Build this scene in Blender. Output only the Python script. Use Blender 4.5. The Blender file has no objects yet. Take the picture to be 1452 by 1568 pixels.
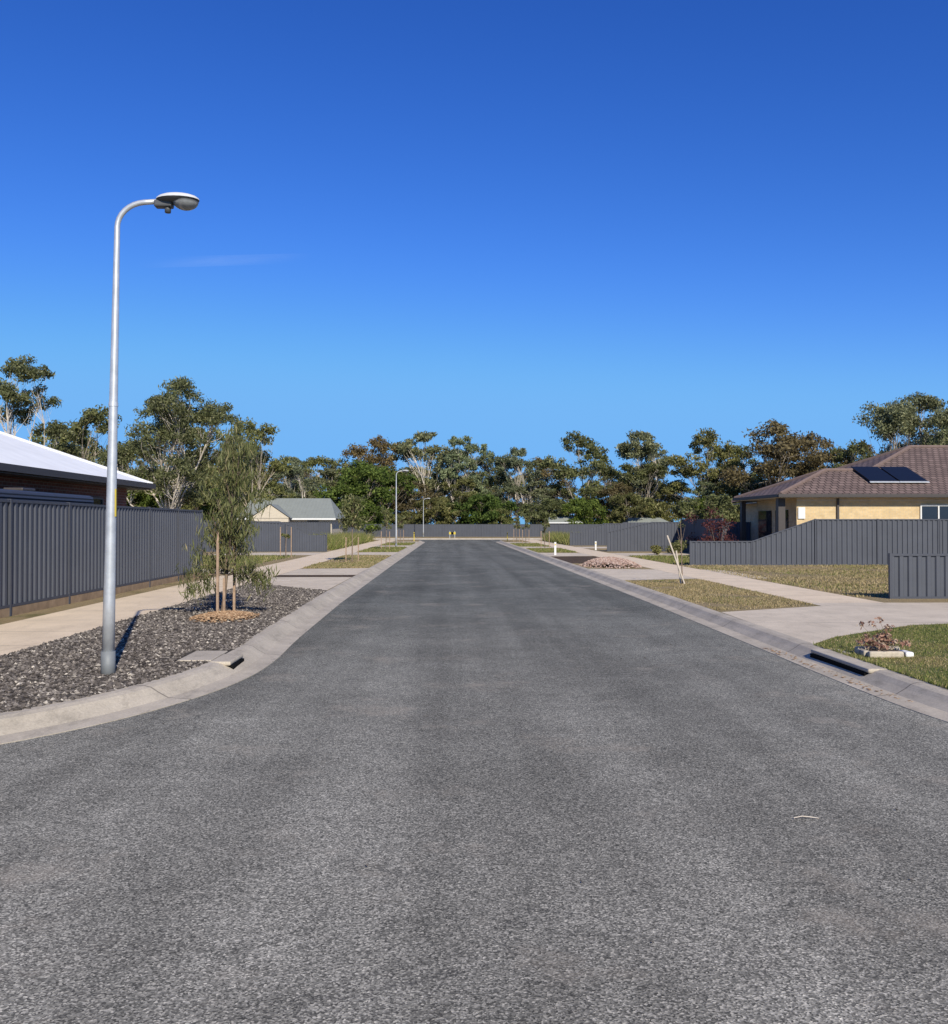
import bpy, math, random
import numpy as np
from mathutils import Vector, Matrix
R = np.random.default_rng(7)
scene = bpy.context.scene
COL = scene.collection

# ------------------------------------------------------------------ helpers
def link(o, parent=None):
    COL.objects.link(o)
    if parent: o.parent = parent
    return o
def empty(name, loc=(0,0,0)):
    o = bpy.data.objects.new(name, None); o.location = loc; o.empty_display_size = .3
    return link(o)
def mesh(name, V, F, mats, idx=None, smooth=False):
    me = bpy.data.meshes.new(name)
    me.from_pydata([tuple(v) for v in V], [], [tuple(f) for f in F])
    if not isinstance(mats, (list, tuple)): mats = [mats]
    for m in mats: me.materials.append(m)
    if idx is not None: me.polygons.foreach_set('material_index', np.array(idx, dtype=np.int32))
    if smooth: me.polygons.foreach_set('use_smooth', np.ones(len(me.polygons), dtype=bool))
    me.update()
    return me
def obj(name, V, F, mats, parent=None, idx=None, smooth=False, loc=None):
    o = bpy.data.objects.new(name, mesh(name, V, F, mats, idx, smooth))
    if loc: o.location = loc
    return link(o, parent)
def box(name, x0,x1,y0,y1,z0,z1, mat, parent=None, bev=0):
    V=[(x0,y0,z0),(x1,y0,z0),(x1,y1,z0),(x0,y1,z0),(x0,y0,z1),(x1,y0,z1),(x1,y1,z1),(x0,y1,z1)]
    F=[(0,3,2,1),(4,5,6,7),(0,1,5,4),(1,2,6,5),(2,3,7,6),(3,0,4,7)]
    o=obj(name,V,F,mat,parent)
    if bev:
        m=o.modifiers.new('b','BEVEL'); m.width=bev; m.segments=2
    return o
def sheet(name, pts, z, mat, parent=None):
    a=0
    for i in range(len(pts)):
        x0,y0=pts[i]; x1,y1=pts[(i+1)%len(pts)]; a+=x0*y1-x1*y0
    if a<0: pts=pts[::-1]
    return obj(name,[(x,y,z) for x,y in pts],[tuple(range(len(pts)))],mat,parent)
def tubeVF(pts, rad, n=8, V=None, F=None, cap=True):
    if V is None: V=[];F=[]
    base=len(V); pts=[Vector(p) for p in pts]; prev=None
    for i,p in enumerate(pts):
        d=(pts[min(i+1,len(pts)-1)]-pts[max(i-1,0)])
        if d.length<1e-6: d=Vector((0,0,1))
        d.normalize()
        if prev is None:
            a=d.orthogonal().normalized()
        else:
            a=(prev-d*prev.dot(d))
            a = a.normalized() if a.length>1e-5 else d.orthogonal().normalized()
        prev=a; b=d.cross(a)
        for k in range(n):
            t=2*math.pi*k/n
            V.append(tuple(p+(a*math.cos(t)+b*math.sin(t))*rad[i]))
    for i in range(len(pts)-1):
        for k in range(n):
            k2=(k+1)%n
            F.append((base+i*n+k,base+i*n+k2,base+(i+1)*n+k2,base+(i+1)*n+k))
    if cap:
        F.append(tuple(base+k for k in range(n))[::-1]); F.append(tuple(base+(len(pts)-1)*n+k for k in range(n)))
    return V,F
def catmull(P, sub=6):
    out=[]
    P=[np.array(p,float) for p in P]
    for i in range(len(P)-1):
        p1,p2=P[i],P[i+1]
        if np.linalg.norm(p2-p1)>8:
            out.append(tuple(p1)); continue
        p0=P[i-1] if i>0 and np.linalg.norm(P[i-1]-p1)<8 else 2*p1-p2
        p3=P[i+2] if i+2<len(P) and np.linalg.norm(P[i+2]-p2)<8 else 2*p2-p1
        for s in range(sub):
            t=s/sub
            out.append(tuple(.5*((2*p1)+(-p0+p2)*t+(2*p0-5*p1+4*p2-p3)*t*t+(-p0+3*p1-3*p2+p3)*t**3)))
    out.append(tuple(P[-1]))
    return out
def offset(path, d):     # positive = to the left of travel
    out=[]
    for i,p in enumerate(path):
        a=Vector(path[max(i-1,0)]); b=Vector(path[min(i+1,len(path)-1)])
        t=(b-a).normalized(); n=Vector((-t.y,t.x))
        out.append((p[0]+n.x*d,p[1]+n.y*d))
    return out
def inside(px,py,poly):
    c=np.zeros(px.shape,bool); n=len(poly)
    for i in range(n):
        x0,y0=poly[i]; x1,y1=poly[(i+1)%n]
        if y0==y1: continue
        cond=((y0>py)!=(y1>py)) & (px < (x1-x0)*(py-y0)/(y1-y0)+x0)
        c^=cond
    return c
def sample_poly(poly,n,ybias=0):
    xs=[p[0] for p in poly]; ys=[p[1] for p in poly]; P=[]
    got=0
    while got<n:
        x=R.uniform(min(xs),max(xs),n*2); 
        t=R.uniform(0,1,n*2)**(1+ybias)
        y=min(ys)+t*(max(ys)-min(ys))
        m=inside(x,y,poly); q=np.stack([x[m],y[m]],1); P.append(q); got+=len(q)
    return np.concatenate(P)[:n]

# ------------------------------------------------------------------ materials
class NT:
    def __init__(s,name):
        s.m=bpy.data.materials.new(name); s.m.use_nodes=True; s.t=s.m.node_tree
        s.b=s.t.nodes['Principled BSDF']; s.out=s.t.nodes['Material Output']
        s.tc=s.t.nodes.new('ShaderNodeTexCoord')
    def n(s,ty,**k):
        nd=s.t.nodes.new(ty)
        for a,v in k.items():
            if a in nd.inputs.keys(): nd.inputs[a].default_value=v
            else: setattr(nd,a,v)
        return nd
    def l(s,a,b): s.t.links.new(a,b)
    def noise(s,scale,detail=4,rough=.6,vec=None,stretch=None):
        nd=s.n('ShaderNodeTexNoise'); nd.inputs['Scale'].default_value=scale
        nd.inputs['Detail'].default_value=detail; nd.inputs['Roughness'].default_value=rough
        src=vec or s.tc.outputs['Object']
        if stretch:
            mp=s.n('ShaderNodeMapping'); mp.inputs['Scale'].default_value=stretch
            s.l(src,mp.inputs[0]); src=mp.outputs[0]
        s.l(src,nd.inputs['Vector']); return nd.outputs['Fac']
    def ramp(s,fac,stops,interp='LINEAR'):
        r=s.n('ShaderNodeValToRGB'); cr=r.color_ramp; cr.interpolation=interp
        while len(cr.elements)<len(stops): cr.elements.new(.5)
        for e,(p,c) in zip(cr.elements,stops):
            e.position=p; e.color=(*c,1) if len(c)==3 else c
        s.l(fac,r.inputs[0]); return r.outputs[0]
    def mix(s,fac,a,b,mode='MIX'):
        m=s.n('ShaderNodeMix'); m.data_type='RGBA'; m.blend_type=mode
        for val,ix in ((fac,0),(a,6),(b,7)):
            if hasattr(val,'links'): s.l(val,m.inputs[ix])
            elif ix==0: m.inputs[0].default_value=val
            else: m.inputs[ix].default_value=(*val,1)
        return m.outputs[2]
    def math(s,op,a,b=None,clamp=False):
        m=s.n('ShaderNodeMath'); m.operation=op; m.use_clamp=clamp
        for v,i in ((a,0),(b,1)):
            if v is None: continue
            if hasattr(v,'links'): s.l(v,m.inputs[i])
            else: m.inputs[i].default_value=v
        return m.outputs[0]
    def sep(s):
        x=s.n('ShaderNodeSeparateXYZ'); s.l(s.tc.outputs['Object'],x.inputs[0]); return x.outputs
    def color(s,c,rough=.8,spec=.3,metal=0):
        if hasattr(c,'links'): s.l(c,s.b.inputs['Base Color'])
        else: s.b.inputs['Base Color'].default_value=(*c,1)
        s.b.inputs['Roughness'].default_value=rough; s.b.inputs['Specular IOR Level'].default_value=spec
        s.b.inputs['Metallic'].default_value=metal
    def bump(s,h,st=.5,dist=.01):
        b=s.n('ShaderNodeBump'); b.inputs['Strength'].default_value=st; b.inputs['Distance'].default_value=dist
        s.l(h,b.inputs['Height']); s.l(b.outputs[0],s.b.inputs['Normal'])

def g(v): return (v,v,v)
def m_plain(name,c,rough=.6,spec=.3,metal=0,var=.12,scale=6):
    t=NT(name); f=t.noise(scale,5)
    lo=tuple(x*(1-var) for x in c); hi=tuple(min(1,x*(1+var)) for x in c)
    t.color(t.ramp(f,[(.3,lo),(.7,hi)]),rough,spec,metal); return t.m

def m_asphalt():
    t=NT('asphalt')
    v=t.n('ShaderNodeTexVoronoi'); v.inputs['Scale'].default_value=125; t.l(t.tc.outputs['Object'],v.inputs['Vector'])
    sp=t.n('ShaderNodeSeparateColor'); t.l(v.outputs['Color'],sp.inputs[0])
    c=t.ramp(sp.outputs[0],[(0,(.078,.076,.068)),(.35,(.185,.178,.155)),(.7,(.30,.287,.248)),(.92,(.45,.427,.368)),(1,(.62,.585,.50))])
    big=t.noise(.35,6,.65); c=t.mix(1,c,t.ramp(big,[(.33,g(.80)),(.67,g(1.18))]),'MULTIPLY')
    mid=t.noise(2.2,7,.75); c=t.mix(1,c,t.ramp(mid,[(.25,g(.82)),(.75,g(1.18))]),'MULTIPLY')
    fine=t.noise(14,4,.7); c=t.mix(1,c,t.ramp(fine,[(.3,g(.88)),(.7,g(1.12))]),'MULTIPLY')
    st=t.noise(1.0,3,.5,stretch=(1.3,.05,1)); c=t.mix(1,c,t.ramp(st,[(.38,g(.80)),(.62,g(1.1))]),'MULTIPLY')
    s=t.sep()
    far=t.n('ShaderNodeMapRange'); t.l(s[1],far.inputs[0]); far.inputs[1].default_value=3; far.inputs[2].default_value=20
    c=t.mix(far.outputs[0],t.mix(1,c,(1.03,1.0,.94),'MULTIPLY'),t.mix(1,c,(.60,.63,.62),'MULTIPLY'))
    d=t.noise(.8,9,.74); d2=t.ramp(d,[(.55,g(0)),(.72,g(.5))])
    c=t.mix(d2,c,(.43,.365,.28))
    cv=t.n('ShaderNodeTexVoronoi'); cv.feature='DISTANCE_TO_EDGE'; cv.inputs['Scale'].default_value=.16
    wn=t.n('ShaderNodeTexNoise'); wn.inputs['Scale'].default_value=1.5; wn.inputs['Detail'].default_value=5; t.l(t.tc.outputs['Object'],wn.inputs['Vector'])
    av=t.n('ShaderNodeVectorMath'); av.operation='ADD'; t.l(t.tc.outputs['Object'],av.inputs[0]); t.l(wn.outputs['Color'],av.inputs[1]); t.l(av.outputs[0],cv.inputs['Vector'])
    ck=t.math('MULTIPLY',t.math('LESS_THAN',cv.outputs['Distance'],.0012),.35)
    c=t.mix(ck,c,(.05,.048,.045))
    t.color(c,.95,.1)
    t.bump(v.outputs['Distance'],.4,.004); return t.m
def m_conc(name,base,joint=None,axis=1,dirt=.2,stain=.45):
    t=NT(name); f=t.noise(1.3,7,.65)
    c=t.ramp(f,[(.25,tuple(x*(1-dirt) for x in base)),(.7,tuple(min(1,x*1.08) for x in base))])
    f2=t.noise(45,4,.7); c=t.mix(1,c,t.ramp(f2,[(.3,g(.82)),(.7,g(1.1))]),'MULTIPLY')
    f3=t.noise(5,6,.8,stretch=(1,.35,1)); c=t.mix(t.ramp(f3,[(.52,g(0)),(.70,g(stain))]),c,tuple(x*.45 for x in base))
    if joint:
        s=t.sep(); md=t.math('MODULO',t.math('ADD',s[axis],900.0),joint); lt=t.math('LESS_THAN',md,.022)
        c=t.mix(t.math('MULTIPLY',lt,.65),c,(.10,.085,.07))
    t.color(c,.85,.2); t.bump(f2,.25,.004); return t.m
def m_grass_ground(name,dry,green,dirt,gthr=.5):
    t=NT(name); f=t.noise(.8,8,.75); f2=t.noise(9,6,.75); f3=t.noise(60,3,.8)
    c=t.mix(t.ramp(f,[(gthr-.08,g(0)),(gthr+.1,g(1))]),dry,green)
    c=t.mix(t.ramp(f2,[(.52,g(0)),(.66,g(1))]),c,dirt)
    c=t.mix(1,c,t.ramp(f3,[(.3,g(.55)),(.7,g(1.35))]),'MULTIPLY')
    t.color(c,1,.05); t.bump(f3,.8,.03); return t.m
def m_island(name,stops,rough=.8,spec=.15,objvar=None,transl=0.0,nscale=None):
    t=NT(name); ge=t.n('ShaderNodeNewGeometry')
    c=t.ramp(ge.outputs['Random Per Island'],stops)
    if nscale:
        c=t.mix(1,c,t.ramp(t.noise(nscale,3),[(.3,g(.65)),(.7,g(1.35))]),'MULTIPLY')
    if objvar:
        oi=t.n('ShaderNodeObjectInfo'); c=t.mix(1,c,t.ramp(oi.outputs['Random'],objvar),'MULTIPLY')
    t.color(c,rough,spec)
    if transl:
        tr=t.n('ShaderNodeBsdfTranslucent'); t.l(c,tr.inputs[0]); mx=t.n('ShaderNodeMixShader'); mx.inputs[0].default_value=transl
        t.l(t.b.outputs[0],mx.inputs[1]); t.l(tr.outputs[0],mx.inputs[2]); t.l(mx.outputs[0],t.out.inputs[0])
    return t.m
def m_brick(name,c1,c2,mortar,axes=(0,2),scale=1.0):
    t=NT(name); s=t.sep(); cb=t.n('ShaderNodeCombineXYZ')
    t.l(s[axes[0]],cb.inputs[0]); t.l(s[axes[1]],cb.inputs[1])
    b=t.n('ShaderNodeTexBrick'); t.l(cb.outputs[0],b.inputs['Vector'])
    b.inputs['Color1'].default_value=(*c1,1); b.inputs['Color2'].default_value=(*c2,1); b.inputs['Mortar'].default_value=(*mortar,1)
    b.inputs['Scale'].default_value=scale; b.inputs['Brick Width'].default_value=.24; b.inputs['Row Height'].default_value=.086
    b.inputs['Mortar Size'].default_value=.008
    c=t.mix(1,b.outputs[0],t.ramp(t.noise(3,4),[(.3,g(.85)),(.7,g(1.1))]),'MULTIPLY')
    t.color(c,.9,.2); t.bump(b.outputs['Fac'],-.3,.01); return t.m
def m_tiles(name,base):
    t=NT(name); s=t.sep(); cb=t.n('ShaderNodeCombineXYZ'); t.l(s[0],cb.inputs[0]); t.l(s[1],cb.inputs[1])
    b=t.n('ShaderNodeTexBrick'); t.l(cb.outputs[0],b.inputs['Vector'])
    b.inputs['Color1'].default_value=(*[x*.8 for x in base],1); b.inputs['Color2'].default_value=(*[x*1.2 for x in base],1)
    b.inputs['Mortar'].default_value=(*[x*.3 for x in base],1); b.inputs['Scale'].default_value=1
    b.inputs['Brick Width'].default_value=.30; b.inputs['Row Height'].default_value=.32; b.inputs['Mortar Size'].default_value=.03
    t.color(b.outputs[0],.8,.2); t.bump(b.outputs['Fac'],-.8,.03); return t.m
def m_corr(name,c,axis,pitch,rough=.4,st=.8):
    t=NT(name); s=t.sep(); w=t.math('SINE',t.math('MULTIPLY',s[axis],2*math.pi/pitch))
    cc=t.mix(1,c,t.ramp(t.noise(1.5,5),[(.3,g(.93)),(.7,g(1.05))]),'MULTIPLY')
    t.color(cc,rough,.3); t.bump(w,st,.01); return t.m

M={}
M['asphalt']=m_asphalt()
M['kerb']=m_conc('kerb_concrete',(.55,.475,.365),3.0,1,.3,.65)
M['path']=m_conc('path_concrete',(.80,.64,.44),1.6,1,.13,.3)
M['drive']=m_conc('driveway_concrete',(.68,.57,.42),3.1,1,.2,.4)
M['land']=m_grass_ground('dry_grass_ground',(.37,.28,.15),(.17,.16,.065),(.33,.25,.15),.58)
M['lawn']=m_grass_ground('lawn_ground',(.28,.23,.09),(.13,.17,.045),(.26,.22,.10),.46)
M['ground']=m_grass_ground('ground_earth',(.24,.2,.12),(.10,.11,.05),(.2,.16,.11))
M['gravelbase']=m_grass_ground('gravel_bed_base',(.10,.085,.072),(.13,.115,.095),(.07,.06,.05))
M['stone']=m_island('gravel_stones',[(0,(.055,.047,.040)),(.45,(.125,.107,.092)),(.8,(.20,.173,.148)),(.95,(.33,.29,.24)),(1,(.6,.53,.43))],.9,.08)
M['pinkstone']=m_island('pink_gravel',[(0,(.24,.15,.11)),(.5,(.40,.27,.21)),(1,(.54,.42,.34))])
M['mulch']=m_island('mulch',[(0,(.18,.10,.05)),(.6,(.42,.26,.14)),(1,(.55,.39,.23))])
M['mulchdark']=m_grass_ground('mulch_bed',(.13,.09,.06),(.09,.065,.05),(.16,.12,.08))
M['fence']=m_plain('fence_steel_slate',(.080,.085,.100),.5,.3,0,.08,1.2)
M['post']=m_plain('fence_post_steel',(.068,.072,.086),.5,.3,0,.05)
M['plinth']=m_plain('timber_plinth',(.36,.25,.15),.9,.1,0,.25,4)
M['galv']=m_plain('galvanised_steel',(.58,.59,.59),.42,.5,.45,.14,9)
M['galvdark']=m_plain('pole_base_grey',(.22,.23,.23),.6,.3,.2,.1,9)
M['lampwhite']=m_plain('lamp_cover',(.62,.62,.60),.5,.4,0,.05)
M['lampdark']=m_plain('lamp_housing',(.08,.082,.085),.5,.4,0,.1)
M['glass']=m_plain('lamp_glass',(.24,.25,.25),.12,.6,0,.15,20)
M['yellow']=m_plain('yellow_plastic',(.6,.46,.06),.6,.3,0,.05)
M['white']=m_plain('white_paint',(.75,.74,.7),.6,.3,0,.06)
M['wood']=m_plain('hardwood_stake',(.34,.24,.165),.9,.1,0,.3,14)
M['palewood']=m_plain('pale_stake',(.58,.50,.40),.8,.2,0,.15,14)
M['bark']=m_plain('gum_bark',(.38,.32,.25),.9,.1,0,.5,2.2)
M['barkwhite']=m_plain('white_gum_bark',(.58,.51,.42),.85,.15,0,.4,1.5)
M['barkdark']=m_plain('sapling_bark',(.22,.165,.12),.9,.1,0,.3,10)
OV=[(0,(.86,.9,.82)),(.35,(1.0,1.0,.9)),(.65,(1.18,1.08,.86)),(1,(1.12,1.18,.98))]
M['gum']=m_island('gum_leaves',[(0,(.08,.09,.034)),(.5,(.17,.18,.078)),(.85,(.25,.255,.115)),(1,(.35,.33,.18))],.65,.12,OV,.38,.35)
M['gumnear']=m_island('near_gum_leaves',[(0,(.07,.08,.03)),(.5,(.145,.158,.068)),(.85,(.22,.225,.105)),(1,(.33,.32,.17))],.65,.12,None,.38,.5)
M['gumgrey']=m_island('grey_gum_leaves',[(0,(.085,.10,.062)),(.5,(.18,.20,.12)),(.85,(.26,.28,.175)),(1,(.35,.36,.24))],.65,.12,OV,.38,.35)
M['gumbrown']=m_island('brown_gum_leaves',[(0,(.09,.07,.036)),(.5,(.19,.15,.075)),(.85,(.26,.21,.115)),(1,(.32,.26,.16))],.65,.12,OV,.38,.35)
M['green']=m_island('green_tree_leaves',[(0,(.05,.08,.02)),(.5,(.11,.16,.04)),(1,(.20,.26,.07))],.65,.12,OV,.38,.4)
M['wattle']=m_island('young_tree_leaves',[(0,(.085,.095,.032)),(.5,(.175,.19,.07)),(.85,(.26,.265,.11)),(1,(.42,.35,.17))],.55,.2,None,.4)
M['redleaf']=m_island('red_leaves',[(0,(.06,.018,.018)),(1,(.16,.05,.045))],.6,.3,None,.2)
M['bladegreen']=m_island('grass_blades_green',[(0,(.12,.15,.035)),(.5,(.21,.23,.065)),(.8,(.34,.30,.12)),(1,(.46,.38,.19))],.8,.1,None,.3)
M['bladedry']=m_island('grass_blades_dry',[(0,(.16,.15,.06)),(.35,(.34,.265,.13)),(1,(.56,.44,.25))],.8,.1,None,.25)
M['deadplant']=m_island('dry_plant',[(0,(.16,.07,.05)),(.5,(.4,.22,.16)),(1,(.5,.4,.28))],.8,.1,None,.2)
M['tile']=m_tiles('roof_tiles',(.19,.135,.112))
M['ridge']=m_plain('ridge_caps',(.19,.135,.113),.8,.2,0,.15,8)
M['gutter']=m_plain('gutter_dark',(.06,.05,.045),.5,.4,0,.05)
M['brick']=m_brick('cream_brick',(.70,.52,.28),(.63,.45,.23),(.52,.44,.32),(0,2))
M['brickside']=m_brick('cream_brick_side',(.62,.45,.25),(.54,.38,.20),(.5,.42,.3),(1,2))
M['brickred']=m_brick('red_brick',(.18,.065,.045),(.12,.048,.035),(.2,.17,.15),(1,2))
M['whiteroof']=m_corr('white_metal_roof',(.88,.87,.83),1,.2,.6,.1)
M['paleroof']=m_corr('pale_metal_roof',(.26,.275,.24),0,.3,.7,.4)
M['tank']=m_corr('rain_tank_steel',(.05,.055,.07),2,.08,.5,1.0)
M['window']=m_plain('window_glass',(.02,.022,.026),.08,.8,0,.1)
M['frame']=m_plain('window_frame',(.08,.07,.065),.5,.4,0,.05)
M['cream']=m_plain('cream_render',(.6,.52,.4),.8,.2,0,.08)
M['solar']=m_plain('solar_cells',(.010,.012,.016),.4,.2,0,.1)
M['black']=m_plain('black_and_drain_shade',(.008,.008,.008),.9,.05)  # plain black for small parts; also paints the shade in drain openings

# ------------------------------------------------------------------ ground, road, kerbs
sheet('ground',[(-2500,-600),(2500,-600),(2500,3500),(-2500,3500)],-.03,M['ground'])
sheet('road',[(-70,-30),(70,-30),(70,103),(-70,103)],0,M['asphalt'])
PL=catmull([(-60,5.2),(-7,5.2),(-5.2,5.75),(-4.2,6.4),(-3.41,7.17),(-2.85,8.0),(-2.45,9.0),(-2.2,10.1),(-2.12,11.5),(-2.2,14),(-2.3,20),(-2.35,40),(-2.35,88),(-2.6,90.5),(-3.6,92.8),(-6,94),(-60,94)])
PR=catmull([(60,5.0),(7.5,5.0),(5.8,5.6),(4.8,6.4),(4.3,7.2),(4.1,8.2),(4.07,10),(4.1,12),(4.18,20),(4.2,40),(4.2,88),(4.5,90.5),(5.5,92.8),(8,94),(60,94)])
KP=[(0,-.02),(0,.006),(.2,.022),(.29,.075),(.35,.118),(.41,.134),(.5,.138),(.5,.02)]
def kerb(name,path,side):
    P=[]
    for a,b in zip(path[:-1],path[1:]):
        L=math.dist(a,b); k=max(1,int(L/1.5))
        for i in range(k): P.append((a[0]+(b[0]-a[0])*i/k,a[1]+(b[1]-a[1])*i/k))
    P.append(path[-1])
    V=[];F=[];n=len(KP)
    rows=[offset(P,side*k[0]) for k in KP]
    for i in range(len(P)):
        for j in range(n): V.append((rows[j][i][0],rows[j][i][1],KP[j][1]))
    for i in range(len(P)-1):
        for j in range(n-1):
            f=(i*n+j,i*n+j+1,(i+1)*n+j+1,(i+1)*n+j)
            F.append(f if side<0 else f[::-1])
    return obj(name,V,F,M['kerb'])
kerb('kerb',PL,1); kerb('kerb',PR,-1)
kerb('kerb',[(-60,103),(60,103)],1)
BL=offset(PL,.49); BR=offset(PR,-.49)
sheet('verge_ground',BL+[(-900,94.5),(-900,5.7)],.13,M['land'])
sheet('verge_ground',BR+[(900,94.5),(900,5.5)],.13,M['land'])
sheet('far_ground',[(-2500,103.49),(2500,103.49),(2500,3400),(-2500,3400)],.13,M['land'])
Z1=.134
sheet('footpath',[(-6.8,6.0),(-5.15,6.0),(-5.15,92.5),(-6.8,92.5)],Z1,M['path'])
bedL=[p for p in BL if p[1]<21.9 and p[0]>-9]
gravel_poly=[(-5.16,5.9)]+[p for p in bedL if p[0]>-5.0]+[(-2.82,21.8),(-5.16,24.6)]
sheet('gravel_bed',gravel_poly,Z1,M['gravelbase'])
def drive(pts): sheet('driveway',pts,Z1,M['drive'])
drive([(-5.14,24.7),(-2.84,21.9),(-2.84,27.4),(-5.14,27.4)])
sheet('mulch_bed',[(-5.14,27.4),(-2.84,27.4),(-2.84,28.6),(-5.14,28.6)],Z1,M['mulchdark'])
drive([(-5.14,28.6),(-2.84,28.6),(-2.84,33),(-5.14,32.5)])
drive([(-12,28.8),(-6.81,28.8),(-6.81,32.5),(-12,32.5)])
for a,b in ((47,51.5),(64,68),(79,83)):
    drive([(-5.14,a),(-2.84,a-.6),(-2.84,b+.6),(-5.14,b)]); drive([(-12,a),(-6.81,a),(-6.81,b),(-12,b)])
sheet('footpath',[(6.9,18.2),(8.4,18.2),(8.4,92.5),(6.9,92.5)],Z1,M['path'])
drive([(4.58,11.9),(5.2,12.7),(6.9,14.1),(8.5,14.6),(22,14.8),(22,18.19),(6.9,18.19),(6.9,17.5),(4.68,16.3)])
drive([(4.68,25.6),(6.89,26.4),(6.89,31.8),(4.68,32.4)]); drive([(8.41,26.4),(9.0,26.4),(9.0,31.8),(8.41,31.8)])
for a,b in ((45.5,50),(60,64),(76,80)):
    drive([(4.7,a-.6),(6.89,a),(6.89,b),(4.7,b+.6)]); drive([(8.41,a),(14,a),(14,b),(8.41,b)])
sheet('mulch_bed',[(4.7,37),(6.89,37),(6.89,45),(4.7,44.7)],Z1,M['mulchdark'])
lawn_poly=[p for p in BR if 7.4<p[1]<11.9 and p[0]<6]+[(4.58,11.88),(5.2,12.68),(6.9,14.08),(8.5,14.58),(20,14.78),(20,7.4)]
sheet('lawn',lawn_poly,Z1,M['lawn'])

# --- loose stones
OCT=np.array([(1,0,0),(-1,0,0),(0,1,0),(0,-1,0),(0,0,1),(0,0,-1)],float)
OF=np.array([(0,2,4),(2,1,4),(1,3,4),(3,0,4),(2,0,5),(1,2,5),(3,1,5),(0,3,5)])
def stones(name,P,z,smin,smax,mat,flat=.6,zarr=None):
    n=len(P); s=R.uniform(smin,smax,(n,1))*R.uniform(.6,1.4,(n,3)); s[:,2]*=flat
    v=OCT[None]*s[:,None,:]*R.uniform(.7,1.2,(n,6,1))+R.normal(0,.12,(n,6,3))*s[:,None,:]
    a=R.uniform(0,6.28,n); c,si=np.cos(a)[:,None],np.sin(a)[:,None]
    x=v[...,0]*c-v[...,1]*si; y=v[...,0]*si+v[...,1]*c
    zz=v[...,2]+(z if zarr is None else zarr[:,None])+s[:,2:3]*.4
    V=np.stack([x+P[:,0:1],y+P[:,1:2],zz],-1).reshape(-1,3)
    F=(OF[None]+np.arange(n)[:,None,None]*6).reshape(-1,3)
    return obj(name,V.tolist(),F.tolist(),mat)
gp=sample_poly(gravel_poly,30000,.5)
gp=gp[~((gp[:,0]>-3.06)&(gp[:,1]>10.55)&(gp[:,1]<11.45))]
stones('gravel',gp,Z1,.010,.029,M['stone'])
k=[(-2.2-.12*R.random()+R.normal(0,.1),yy) for yy in R.uniform(9,30,110)]+[(4.15+R.random()*.25,yy) for yy in R.uniform(8,30,130)]+[(R.uniform(-3,5),yy) for yy in R.uniform(3.5,14,60)]
stones('loose_pebbles',np.array(k),.008,.003,.011,M['stone'])
lit=np.stack([4.12+np.abs(R.normal(0,.1,200)),R.uniform(8.6,12.5,200)],1)
stones('leaf_litter',lit,.018,.006,.022,M['mulch'],.2)
n=5000; u=R.normal(0,.42,(n,2)); u=u[np.hypot(u[:,0],u[:,1])<1.1]
P=np.stack([5.85+u[:,0]*1.0,34.6+u[:,1]*2.0],1)
zz=.13+.28*np.clip(1-(u**2).sum(1),0,1)**.8
stones('gravel_mound',P,0,.03,.055,M['pinkstone'],zarr=zz)
n=3200; u=R.normal(0,.4,(n,2)); u=u[np.hypot(u[:,0],u[:,1])<1]
P=np.stack([-3.66+u[:,0]*.55,15.5+u[:,1]*.85],1)
stones('straw_mulch',P,0,.012,.034,M['mulch'],.35,zarr=.14+.08*np.clip(1-(u**2).sum(1),0,1))

# --- grass blades
def blades(name,P,z,h,w,mat):
    n=len(P); a=R.uniform(0,6.28,n); hh=h*R.uniform(.4,1.3,n); ww=w*R.uniform(.6,1.4,n)
    dx,dy=np.cos(a)*ww/2,np.sin(a)*ww/2; lx,ly=R.normal(0,.45,n)*hh,R.normal(0,.45,n)*hh
    zb=np.full(n,z)
    V=np.stack([np.stack([P[:,0]-dx,P[:,1]-dy,zb],1),np.stack([P[:,0]+dx,P[:,1]+dy,zb],1),np.stack([P[:,0]+lx,P[:,1]+ly,zb+hh],1)],1).reshape(-1,3)
    F=np.arange(3*n).reshape(-1,3)
    return obj(name,V.tolist(),F.tolist(),mat)
def fld(P,sc): return np.sin(P[:,0]*sc*2.1+np.sin(P[:,1]*sc)*2)+np.sin(P[:,1]*sc*1.7+P[:,0]*.7)
def clumpy(poly,n,sc=1.3,th=0):
    P=sample_poly(poly,n); f=fld(P,sc)+R.normal(0,.6,len(P))
    return P[f>th]
lp=[p for p in BR if 7.4<p[1]<11.9 and p[0]<6]+[(4.6,11.88),(5.2,12.68),(6.9,14.08),(8.5,14.58),(9,14.6),(9,7.4)]
Pg=sample_poly(lp,46000)
wear=1.2*np.exp(-((Pg[:,0]-5.6)**2/.9+(Pg[:,1]-10.5)**2/1.2))+.3*fld(Pg,1.4)
mk=R.random(len(Pg))>np.clip(wear,0,.9)
blades('lawn_grass',Pg[mk],Z1,.026,.010,M['bladegreen'])
blades('dry_grass',Pg[~mk],Z1,.016,.010,M['bladedry'])
edge=[p for p in offset(PR,-.5) if 7.6<p[1]<11.9 and p[0]<5.5]
ep=np.array([edge[R.integers(0,len(edge))] for _ in range(1500)])+R.normal(0,.05,(1500,2)); ep[:,1]+=R.uniform(-.2,.2,1500); ep[:,0]=np.maximum(ep[:,0],4.56)
blades('lawn_edge_grass',ep[ep[:,1]<11.8],.135,.05,.012,M['bladegreen'])
pr=[(4.68,16.6),(6.88,17.6),(6.88,26),(4.68,25.4)]
blades('dry_grass',clumpy(pr,26000,1.5,-.8),.13,.035,.016,M['bladedry'])
blades('verge_grass',clumpy(pr,3500,1.1,.9),.13,.045,.016,M['bladegreen'])
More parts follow.
